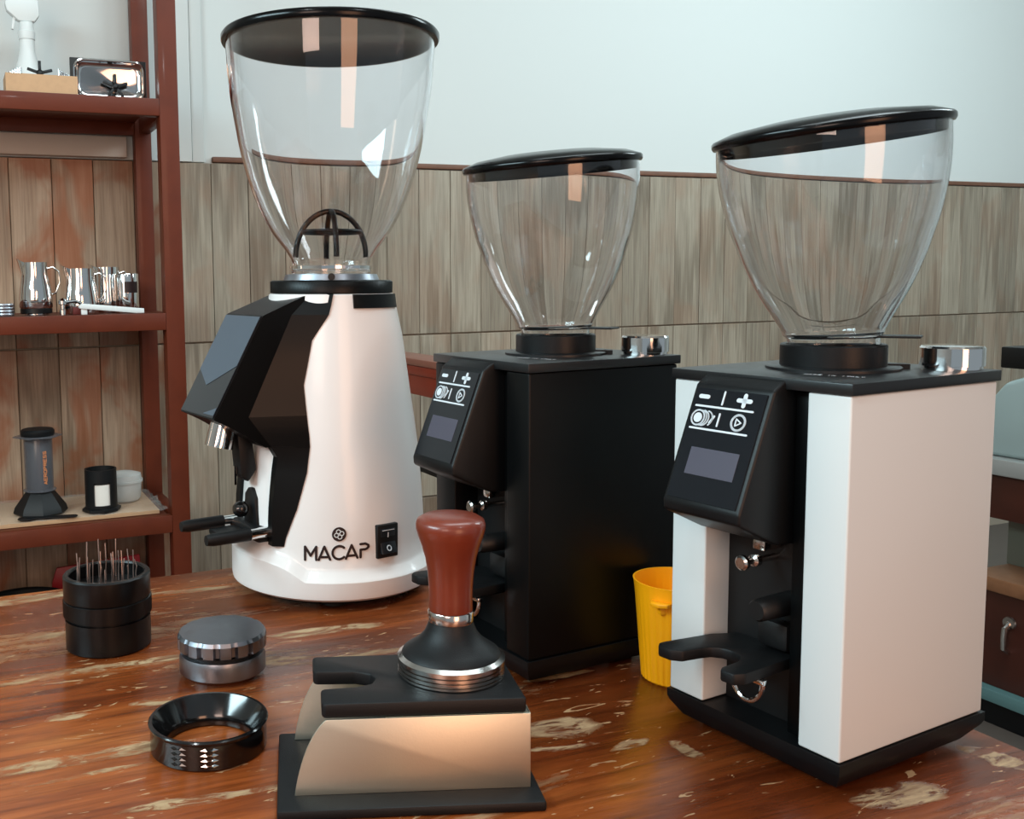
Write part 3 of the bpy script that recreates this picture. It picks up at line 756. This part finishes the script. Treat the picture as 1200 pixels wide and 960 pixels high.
MB().lathe([(0, .0352), (.0117, .0352), (.0119, .0362), (.0117, .0420), (.0119, .0480), (.0125, .0560), (.0138, .0640), (.0158, .0710), (.0176, .0760), (.0187, .0800), (.0188, .0825), (.0180, .0850), (.0150, .0868), (.0080, .0878), (0, .0880)], 80).build('handle', M_handle, TP, 60)

# ------------------------------------------------------------------ small tools on the table
WD = thing('needle_distributor', 'black cylindrical needle distribution tool with steel needles pointing up at left', 'coffee tool', (-.175, .7156, 0))
MB().lathe([(0, 0), (.0298, 0), (.0310, .0010), (.0310, .0225), (0, .0225)], 96).build('lower_cup', M_anod, WD)
def kn2(r, z, a): return (r + (0.0006 if int(round(a / (2 * pi) * 160)) % 2 else 0) if r > .0312 else r, z)
MB().lathe([(0, .0226), (.0290, .0226), (.0290, .0245), (.0316, .0250), (.0316, .0365), (.0305, .0372), (0, .0372)], 160, fn=kn2).build('knurled_ring', M_anod, WD, 60)
MB().lathe([(.0, .0373), (.0312, .0373), (.0316, .0385), (.0316, .0540), (.0305, .0552), (.0280, .0552), (.0272, .0540), (.0272, .0450), (0, .0450)], 96).build('upper_cup', M_anod, WD, 30)
random.seed(3)
k = 0
for ring_r, cnt in ((.004, 2), (.0125, 7), (.0215, 13)):
    for i in range(cnt):
        a = 2 * pi * i / cnt + random.uniform(-.2, .2); x, y = ring_r * cos(a), ring_r * sin(a)
        h = random.uniform(.062, .075) ; lx, ly = random.uniform(-.0012, .0012), random.uniform(-.0012, .0012)
        MB().tube([(x, y, .0451), (x + lx * .3, y + ly * .3, .053), (x + .0004, y, .058), (x + lx, y + ly, h)], .00042, 6).build('needle', M_needle, WD, 60)
DT = thing('coffee_distributor', 'grey metal coffee distributor puck with notched top in front of the needle tool', 'coffee tool', (-.0835, .6590, 0))
MB().lathe([(0, 0), (.0250, 0), (.0262, .0028), (0, .0028)], 64).build('pusher', M_steel, DT)
MB().lathe([(0, .0029), (.0285, .0029), (.0295, .0038), (.0295, .0130), (.0285, .0158), (0, .0158)], 96).build('lower_ring', M_gun, DT, 25)
MB().lathe([(0, .0159), (.0262, .0159), (.0262, .0182), (0, .0182)], 64).build('waist', M_dark, DT)
NK = 16
def knb(r, z, a):
    if r < .0255: return r, z
    ph = (a / (2 * pi) * NK) % 1
    dpt = .0032 if (ph < .13 or ph > .87) else 0
    t_ = 1.0 if z < .0270 else .15
    return r - dpt * t_, z
MB().lathe([(0, .0183), (.0280, .0183), (.0303, .0198), (.0303, .0265), (.0303, .0275), (.0290, .0300), (.0100, .0302), (0, .0298)], 160, fn=knb).build('grip_cap', M_gun, DT, 20)
RG = thing('dosing_ring', 'glossy black dosing funnel ring with notched side lying in front of the distributor', 'coffee tool', (-.079, .5510, 0))
MB().lathe([(.0270, 0), (.0325, 0), (.0335, .0010), (.0335, .0145), (.0342, .0152), (.0345, .0165), (.0338, .0172), (.0322, .0172), (.0250, .0070), (.0238, .0045), (.0238, .0008), (.0245, 0)], 128, closed=True).build('funnel_ring', M_mblack, RG, 30)
az_cam = atan2(-.551, .079)
n_d = 0
for ca in (-31, 0, ):
    for rowi in range(4):
        for dd in (-4.2, 4.2):
            a = az_cam + radians(ca + dd); z = .0035 + rowi * .0030
            mm = MB(); b = bmesh.new()
            tv = [(-.0026, 0, 0), (.0026, 0, 0), (0, 0, .0013), (0, 0, -.0013), (0 + .0012 * (1 if dd < 0 else -1), -.0010, 0)]
            vs = [b.verts.new(v) for v in tv]
            for f in ((0, 2, 4), (2, 1, 4), (1, 3, 4), (3, 0, 4), (0, 3, 1, 2)): b.faces.new([vs[i] for i in f])
            bmesh.ops.recalc_face_normals(b, faces=b.faces)
            mm.merge(b, T(.0334 * cos(a), .0334 * sin(a), z) @ Rz(a + pi / 2))
            mm.build('grip_stud', M_chrome if ca == 0 else M_mblack, RG, 5)
# yellow cup
CU = thing('measuring_cup', 'yellow plastic cup with a small side lug behind the white box grinder', 'cup', (.2205, .6385, 0))
def rib(r, z, a):
    return (r + (.0005 if (z < .026 and r > .020 and int(a / (2 * pi) * 72) % 2 == 0) else 0), z)
MB().lathe([(0, .0), (.0200, .0), (.0208, .0010), (.0228, .025), (.0258, .056), (.0270, .0655), (.0274, .0672), (.0264, .0672), (.0248, .056), (.0213, .020), (.0198, .0025), (0, .0025)], 144, fn=rib).build('cup_body', M_yellow, CU, 25)
m = MB(); m.prism([(-.007, 0), (-.0055, -.006), (0, -.008), (.0055, -.006), (.007, 0), (.003, .001), (-.003, .001)], .0560, .0585, 'z', .0006, M=Rz(radians(-128) + pi / 2) @ T(0, -.0252, 0))
m.prism([(-.0045, 0), (0, -.0045), (.0045, 0), (0, .002)], .0500, .0559, 'z', .0005, M=Rz(radians(-128) + pi / 2) @ T(0, -.0235, 0))
m.build('lug', M_yellow, CU)

# ------------------------------------------------------------------ red-brown shelf rack (wall frame)
RK = thing('shelf_rack', 'red-brown painted open metal shelf rack standing against the tiled wall', 'shelf', W3(0, 0, 0), WA)
for s in (0.500, -0.42):
    MB().box(s, s + .046, 2.42, 2.466, ZF + .0005, 1.75, .002).build('post', M_rack, RK)
    MB().box(s - .008, s + .036, 2.716, 2.758, ZF + .0005, 1.75, .002).build('post', M_rack, RK)
SH = [(0.711, .041), (0.195, .042), (-0.312, .044), (-0.690, .040)]
for zt, h in SH:
    bar = MB().box(-.3739, .4999, 2.42, 2.45, zt - h, zt, .002).build('front_rail', M_rack, RK)
    MB().box(-.3839, .4919, 2.722, 2.750, zt - h - .004, zt, .002).build('back_rail', M_rack, RK)
    for s in (0.503, -.418):
        MB().box(s, s + .030, 2.4662, 2.7158, zt - h, zt - .001, .002).build('side_rail', M_rack, RK)
    MB().box(-.374, .4918, 2.4502, 2.7218, zt - .012, zt - .001).build('shelf_board', M_rack, RK)

def Wt(name, label, cat, s, n, z, rz=0, group=None): return thing(name, label, cat, W3(s, n, z), WA + rz, group)
ZT, ZM, ZB = 0.7112, 0.1952, -0.3118
# spray bottle
sp = Wt('spray_bottle', 'white plastic spray bottle standing at the left of the top shelf', 'bottle', .218, 2.64, ZT)
MB().lathe([(0, 0), (.038, 0), (.041, .004), (.041, .040), (.038, .075), (.024, .115), (.0185, .140), (.0185, .165), (0, .165)], 40).build('bottle_body', M_whitep, sp)
MB().lathe([(0, .1655), (.0195, .1655), (.0205, .170), (.0205, .185), (.018, .187), (.018, .205), (.0165, .208), (0, .208)], 32).build('cap', M_whitep, sp)
m = MB().prism([(-.050, .250), (-.046, .232), (-.018, .2085), (.020, .2085), (.032, .225), (.030, .262), (-.040, .266)], -.013, .013, 'y', .004)
m.prism([(-.020, .226), (-.032, .218), (-.036, .190), (-.031, .188), (-.026, .212), (-.014, .2195)], -.005, .005, 'y', .001)
m.build('trigger_head', M_whitep, sp)
# pitcher rinser in a kraft box
bx = Wt('cardboard_box', 'low open kraft cardboard box left on the top shelf', 'box', .2325, 2.500, ZT)
m = MB().box(-.081, .081, -.045, -.043, 0, .047).box(-.081, .081, .043, .045, 0, .047).box(-.081, -.079, -.0429, .0429, 0, .047).box(.079, .081, -.0429, .0429, 0, .047).box(-.0789, .0789, -.0429, .0429, 0, .002)
m.build('carton', M_card, bx)
def star(mb, M, L=.030):
    for k in range(5):
        a = 2 * pi * k / 5 + .3
        mb.box(0, L, -.0035, .0035, -.002, .002, .001, M=M @ Rz(a))
    mb.lathe([(0, -.004), (.008, -.003), (.008, .003), (.004, .006), (0, .006)], 20, M=M)
def rinser(root, w_, d_, h_, star_scale):
    m = MB()
    t_ = .0012
    for (a, b_, c, d) in ((-w_, w_, -d_, -d_ + t_), (-w_, w_, d_ - t_, d_), (-w_, -w_ + t_, -d_ + t_, d_ - t_), (w_ - t_, w_, -d_ + t_, d_ - t_)): m.box(a, b_, c, d, 0, h_)
    m.box(-w_ + t_, w_ - t_, -d_ + t_, d_ - t_, 0, t_)
    return m
r1 = Wt('pitcher_rinser', 'small steel pitcher rinser with black star sticking out of the kraft box', 'rinser', .2325, 2.500, ZT + .0022)
m = MB()
for sg in (-1, 1):
    for i in range(5):
        x0 = sg * (.044 + i * .0055); m.lathe([(.0034, .001), (.0034, .066 - i * .002)], 12, M=T(x0, -.006 + i * .004, 0))
m.box(-.064, .064, .013, .0142, .001, .052)
m.build('steel_tray', M_chrome, r1)
m = MB(); star(m, T(0, -.002, .056) @ Rx(radians(80)), .030); m.box(-.006, .006, -.002, .0125, .002, .055); m.build('spray_star', M_black, r1)
r2 = Wt('pitcher_rinser', 'square steel pitcher rinser tray with black star leaning upright on the top shelf', 'rinser', .3960, 2.500, ZT)
MB().prism([(-.092, 0), (.092, 0), (.092, .104), (-.092, .104)], .012, .018, 'y', .002).build('backing', M_dark, r2)
def rr(w_, h_, r_, n=6, cx=0, cz=0):
    pts = []
    for (sx, sz, a0) in ((1, 1, 0), (-1, 1, 90), (-1, -1, 180), (1, -1, 270)):
        for i in range(n + 1):
            a = radians(a0 + 90 * i / n); pts.append((cx + sx * (w_ - r_) + r_ * cos(a), cz + sz * (h_ - r_) + r_ * sin(a)))
    return pts
secs = [[(x, y, z) for x, z in rr(w_, h_, r_, cz=.0505)] for w_, h_, r_, y in ((.086, .0495, .024, .011), (.086, .0495, .024, -.002), (.083, .0465, .023, -.003), (.080, .0435, .022, .000), (.076, .040, .021, .008), (.068, .033, .018, .0110), )]
b = bmesh.new(); R_ = [[b.verts.new(p) for p in s_] for s_ in secs]; n_ = len(R_[0])
for a_, c_ in zip(R_, R_[1:]):
    for k in range(n_): b.faces.new((a_[k], a_[(k + 1) % n_], c_[(k + 1) % n_], c_[k]))
b.faces.new(R_[-1]); b.faces.new(R_[0]); bmesh.ops.recalc_face_normals(b, faces=b.faces)
MB().merge(b).build('steel_tray', M_chrome, r2, 50)
m = MB(); star(m, T(.012, -.008, .036) @ Rx(radians(80)), .031); m.tube([(.012, -.003, .029), (.012, .0108, .029)], .006, 10)
m.build('spray_star', M_black, r2)
# milk jugs
def jug(s, n, label, h, rb, rt, facing, dark=False):
    j = Wt('milk_jug', label, 'jug', s, n, ZM, facing, 'steel milk jugs on the middle shelf')
    def lip(r, z, a):
        d = abs((a - pi + pi) % (2 * pi) - pi)
        k = max(0, 1 - d / .5)
        t_ = max(0, (z / h - .62) / .38)
        return (r + .013 * k * t_ * t_ if z > h * .62 else r, z + .010 * k * t_ ** 3)
    prof = [(0, 0), (rb * .93, 0), (rb, .004), (rb, h * .25), (rb * .93, h * .45), (rt * 1.0, h * .75), (rt, h), (rt - .001, h), (rt - .001, h * .75), (rb * .9, h * .44), (rb - .0015, h * .24), (rb - .002, .002), (0, .002)]
    MB().lathe(prof, 48, fn=lip).build('jug_body', M_chrome, j, 45)
    MB().tube([(rt - .001, 0, h * .86), (rt + .012, 0, h * .90), (rt + .026, 0, h * .80), (rt + .028, 0, h * .55), (rt + .018, 0, h * .34), (rb - .001, 0, h * .30)], .0022, 8).build('handle', M_steel, j)
    return j
jug(.204, 2.535, 'steel milk jug at the left of the middle shelf on a black ring', .112, .040, .030, 0).location.z = ZM + .016
jug(.312, 2.535, 'steel milk jug in the middle of the row on the middle shelf', .112, .043, .034, 0)
jug(.385, 2.600, 'straight steel milk jug behind the others on the middle shelf', .116, .036, .033, 0)
bs = Wt('tool_holder', 'black and chrome round holder lying under the leftmost milk jug', 'coffee tool', .204, 2.535, ZM)
bs.location.z = ZM
MB().lathe([(0, 0), (.030, 0), (.030, .003), (.0, .003)], 40).build('steel_disc', M_chrome, bs)
MB().lathe([(0, .0031), (.036, .0031), (.038, .005), (.038, .0155), (0, .0155)], 40).build('black_ring', M_black, bs)
cn = Wt('canister', 'shiny steel canister with dark printed label at the right of the middle shelf', 'canister', .4270, 2.545, ZM)
MB().lathe([(0, 0), (.029, 0), (.030, .002), (.030, .096), (.029, .098), (0, .098)], 40).build('can_body', M_chrome, cn)
MB().lathe([(.0303, .050), (.0306, .050), (.0306, .078), (.0303, .078)], 16, closed=True, a0=radians(-110), a1=radians(-40)).build('can_label', M_ink, cn)
rs = Wt('ring_stack', 'small stack of knurled steel rings at the left end of the middle shelf', 'rings', .128, 2.500, ZM)
for i in range(4): MB().lathe([(.018, i * .0075), (.0215, i * .0075), (.0225, i * .0075 + .0035), (.0215, i * .0075 + .007), (.018, i * .0075 + .007)], 24, closed=True).build('ring', M_gun, rs, 20)
ck = Wt('steam_fitting', 'small chrome fitting standing between the first two milk jugs', 'fitting', .2600, 2.470, ZM)
MB().lathe([(0, 0), (.008, 0), (.008, .012), (.005, .014), (.005, .024), (.010, .026), (.010, .034), (.004, .040), (0, .041)], 20).build('fitting_body', M_chrome, ck)
MB().tube([(.005, 0, .030), (.03, -.002, .033), (.045, -.002, .026)], .004, 8).build('fitting_arm', M_mblack, ck)
rb_ = Wt('red_box', 'small dark red box behind the white scraper on middle shelf', 'box', .3020, 2.478, ZM)
MB().box(-.018, .018, -.010, .010, 0, .018, .001).build('carton', mat('dark_red_card', (92, 22, 20), .6), rb_)
scp = Wt('scraper', 'white plastic scraper lying across the front of the middle shelf', 'scraper', .3720, 2.448, ZM)
MB().prism([(-.078, .019), (-.070, .027), (.078, .012), (.078, .001), (.060, .001), (-.076, .015)], -.010, .010, 'y', .001).build('scraper_blade', M_whitep, scp)
MB().box(-.072, -.058, -.006, .006, 0, .0155, .001).build('scraper_foot', M_whitep, scp)
# bottom shelf: cardboard in film, press, holder...
cb = Wt('cardboard_sheet', 'flat kraft cardboard sheet wrapped in clear film on the bottom shelf', 'cardboard', .280, 2.585, ZB)
MB().box(-.190, .195, -.130, .125, 0, .010, .001).build('sheet', M_card, cb)
random.seed(5)
b = bmesh.new(); N1, N2 = 26, 14; vv = []
for i in range(N1 + 1):
    for j in range(N2 + 1):
        x = -.200 + .415 * i / N1; y = -.137 + .27 * j / N2
        z = .0115 + random.uniform(0, .0025)
        if x > .198: z = random.uniform(.004, .022)
        elif y < -.130: z = random.uniform(.0105, .0125)
        vv.append(b.verts.new((x, y, z)))
for i in range(N1):
    for j in range(N2):
        k0 = i * (N2 + 1) + j; b.faces.new((vv[k0], vv[k0 + N2 + 1], vv[k0 + N2 + 2], vv[k0 + 1]))
MB().merge(b).build('film', M_film, cb, 180)
ZC = ZB + .0145
ap = Wt('coffee_press', 'grey plunger coffee press standing on a black funnel on the bottom shelf', 'coffee press', .194, 2.540, ZC)
MB().lathe([(0, 0), (.064, 0), (.066, .003), (.062, .016), (.040, .046), (.034, .054), (0, .054)], 8).build('funnel', M_rubber, ap, 20)
ch = MB().lathe([(.030, .0545), (.035, .0545), (.040, .056), (.040, .058), (.034, .060), (.0345, .188), (.0335, .190), (.031, .190), (.031, .060)], 48, closed=True).build('chamber', M_smoke, ap)
MB().prism([(.060 * cos(radians(a + 0)), .060 * sin(radians(a + 0))) for a in (0, 60, 120, 180, 240, 300)], .1905, .1935, 'z', .001).build('flange', M_smoke, ap)
MB().lathe([(.0, .060), (.027, .060), (.027, .1904), (0, .1904)], 32).build('plunger_tube', mat('grey_tube', (62, 62, 66), .3), ap)
MB().lathe([(0, .1936), (.039, .1936), (.041, .197), (.041, .206), (.037, .210), (0, .210)], 48).build('plunger_cap', M_rubber, ap)
m = MB()
def fap(p, q, h):
    a = radians(-72) + (-q) / .0347; r = .0350 + h
    return (r * cos(a), r * sin(a), p + .075)
text2d(m, 'AEROPRESS', 0.0, -.005, .0068, .0075, .0026, .0016, fap)
m.build('lettering', M_orange, ch, 20)
pd = Wt('stirring_paddle', 'black plastic stirring paddle lying flat on the cardboard sheet', 'paddle', .200, 2.468, ZC, radians(-10))
MB().prism([(-.066, -.008), (-.058, -.022), (-.036, -.022), (-.024, -.012), (.072, -.012), (.075, 0), (.070, .008), (-.016, .012), (-.028, .022), (-.052, .018), (-.064, .006)], 0, .003, 'z', .0008).build('paddle_blade', M_rubber, pd)
fh = Wt('filter_holder', 'black octagonal filter holder with white paper filters on bottom shelf', 'filter holder', .338, 2.500, ZC)
MB().lathe([(0, 0), (.048, 0), (.048, .006), (.041, .009), (0, .009)], 8).build('foot', M_rubber, fh, 15)
# open-fronted cup
MB().lathe([(.036, .0091), (.0395, .0091), (.0395, .105), (.036, .105)], 40, closed=True, a0=radians(-62), a1=radians(236)).build('holder_cup', M_rubber, fh)
m = MB().lathe([(.036, .0091), (.0395, .0091), (.0395, .016), (.036, .016)], 12, closed=True, a0=radians(-124), a1=radians(-62)).lathe([(.036, .070), (.0395, .074), (.0395, .105), (.036, .105)], 12, closed=True, a0=radians(-124), a1=radians(-62))
m.build('holder_rim', M_rubber, fh)
MB().lathe([(0, .0092), (.0345, .0092), (.0345, .068), (0, .068)], 32).build('paper_filters', M_paper, fh)
ct = Wt('plastic_tub', 'translucent white plastic tub behind the black filter holder', 'tub', .408, 2.595, ZC)
MB().lathe([(0, 0), (.040, 0), (.045, .006), (.049, .055), (.047, .068), (.030, .073), (0, .073)], 48).build('tub_body', M_milky, ct, 50)
MB().lathe([(.048, .048), (.0515, .048), (.0515, .0535), (.048, .0535)], 48, closed=True).build('tub_rim', M_milky, ct)
# under the rack
bk = Wt('round_pan', 'round black pan rim seen just beyond the table edge at left', 'pan', .144, 2.570, -.6898)
MB().lathe([(0, 0), (.098, 0), (.112, .155), (.116, .159), (.112, .163), (.105, .158), (.092, .004), (0, .004)], 48).build('pan_body', M_rubber, bk)
rd = Wt('dustpan', 'red plastic dustpan standing behind the needle tool under the rack', 'dustpan', .350, 2.700, -.6898)
MB().prism([(-.124, 0), (.126, 0), (.112, .212), (-.110, .200), (-.124, .160)], -.006, .006, 'y', .002).build('pan', M_redp, rd)
MB().prism([(-.05, 0), (.118, 0), (.118, .04), (-.05, .04)], -.06, -.0061, 'y', .002).build('scoop', M_redp, rd)

# ------------------------------------------------------------------ red-brown counter between the grinders
RC = thing('side_counter', 'narrow red-brown wooden counter seen between the tall grinder and the black grinder', 'counter', W3(0, 0, 0), WA)
MB().box(.972, 1.055, 1.32, 2.52, .074, .090, .003).build('counter_top', mat('counter_top_wood', (132, 84, 70), .35, noise=.2, nscale=14), RC)
MB().box(.976, 1.050, 1.33, 2.51, .052, .0735, .003).build('moulding', M_redwood, RC)
MB().box(.984, 1.004, 1.36, 2.50, .006, .0515, .002).build('apron', M_redwood, RC)
MB().box(1.026, 1.044, 1.36, 2.50, .006, .0515, .002).build('apron', M_redwood, RC)
for s, n in ((.984, 1.34), (.984, 2.46), (1.028, 1.34), (1.028, 2.46)):
    MB().box(s, s + .02, n, n + .04, ZF + .0005, .0055, .002).build('leg', M_redwood, RC)
MB().box(.988, 1.004, 1.381, 2.459, -.170, -.140, .002).build('stretcher', M_black, RC)

# ------------------------------------------------------------------ cabinet at the right
CA = thing('wooden_cabinet', 'dark wooden cabinet with grey top and a drawer pull beyond the table at far right', 'cabinet', W3(0, 0, 0), WA)
MB().box(2.23, 2.42, .50, 1.62, -.202, -.164, .003).build('counter_slab', M_stone, CA)
MB().box(2.26, 2.41, .52, 1.60, -.310, -.2025, .002).build('drawer_rail', M_darkwood, CA)
MB().box(2.38, 2.41, .52, 1.60, -.445, -.3105).build('niche_back', mat('niche_grey', (92, 96, 86), .5), CA)
MB().box(2.24, 2.41, .52, 1.60, -.480, -.4455, .004).build('ledge', mat('worn_ledge_wood', (140, 96, 66), .5, noise=.4, nscale=30), CA)
MB().box(2.26, 2.41, .52, 1.60, -.712, -.4805, .002).build('door', M_darkwood, CA)
hd = MB().tube([(2.259, 1.505, -.548), (2.243, 1.505, -.558), (2.241, 1.505, -.583), (2.243, 1.505, -.608), (2.259, 1.505, -.618)], .006, 8).lathe([(0, 0), (.016, 0), (.014, .004), (0, .004)], 20, M=T(2.259, 1.505, -.548) @ Ry(radians(-90))).build('handle', M_steel, CA)
MB().box(2.235, 2.41, .52, 1.60, -.742, -.7125, .002).build('teal_rail', M_teal, CA)
MB().box(2.25, 2.41, .52, 1.60, ZF + .0005, -.7425).build('plinth', M_black, CA)
AP = thing('water_dispenser', 'pale grey rounded appliance with black cap on the grey counter at right edge', 'appliance', W3(2.325, 1.50, -.1638), WA + pi / 2)
MB().prism([(-.30, 0), (.10, 0), (.10, .06), (.085, .125), (.045, .175), (-.03, .203), (-.30, .215)], -.065, .065, 'y', .012, 3).build('appliance_body', M_applc, AP)
MB().box(-.15, .078, -.035, .035, .205, .255, .004).build('cap_block', M_black, AP)
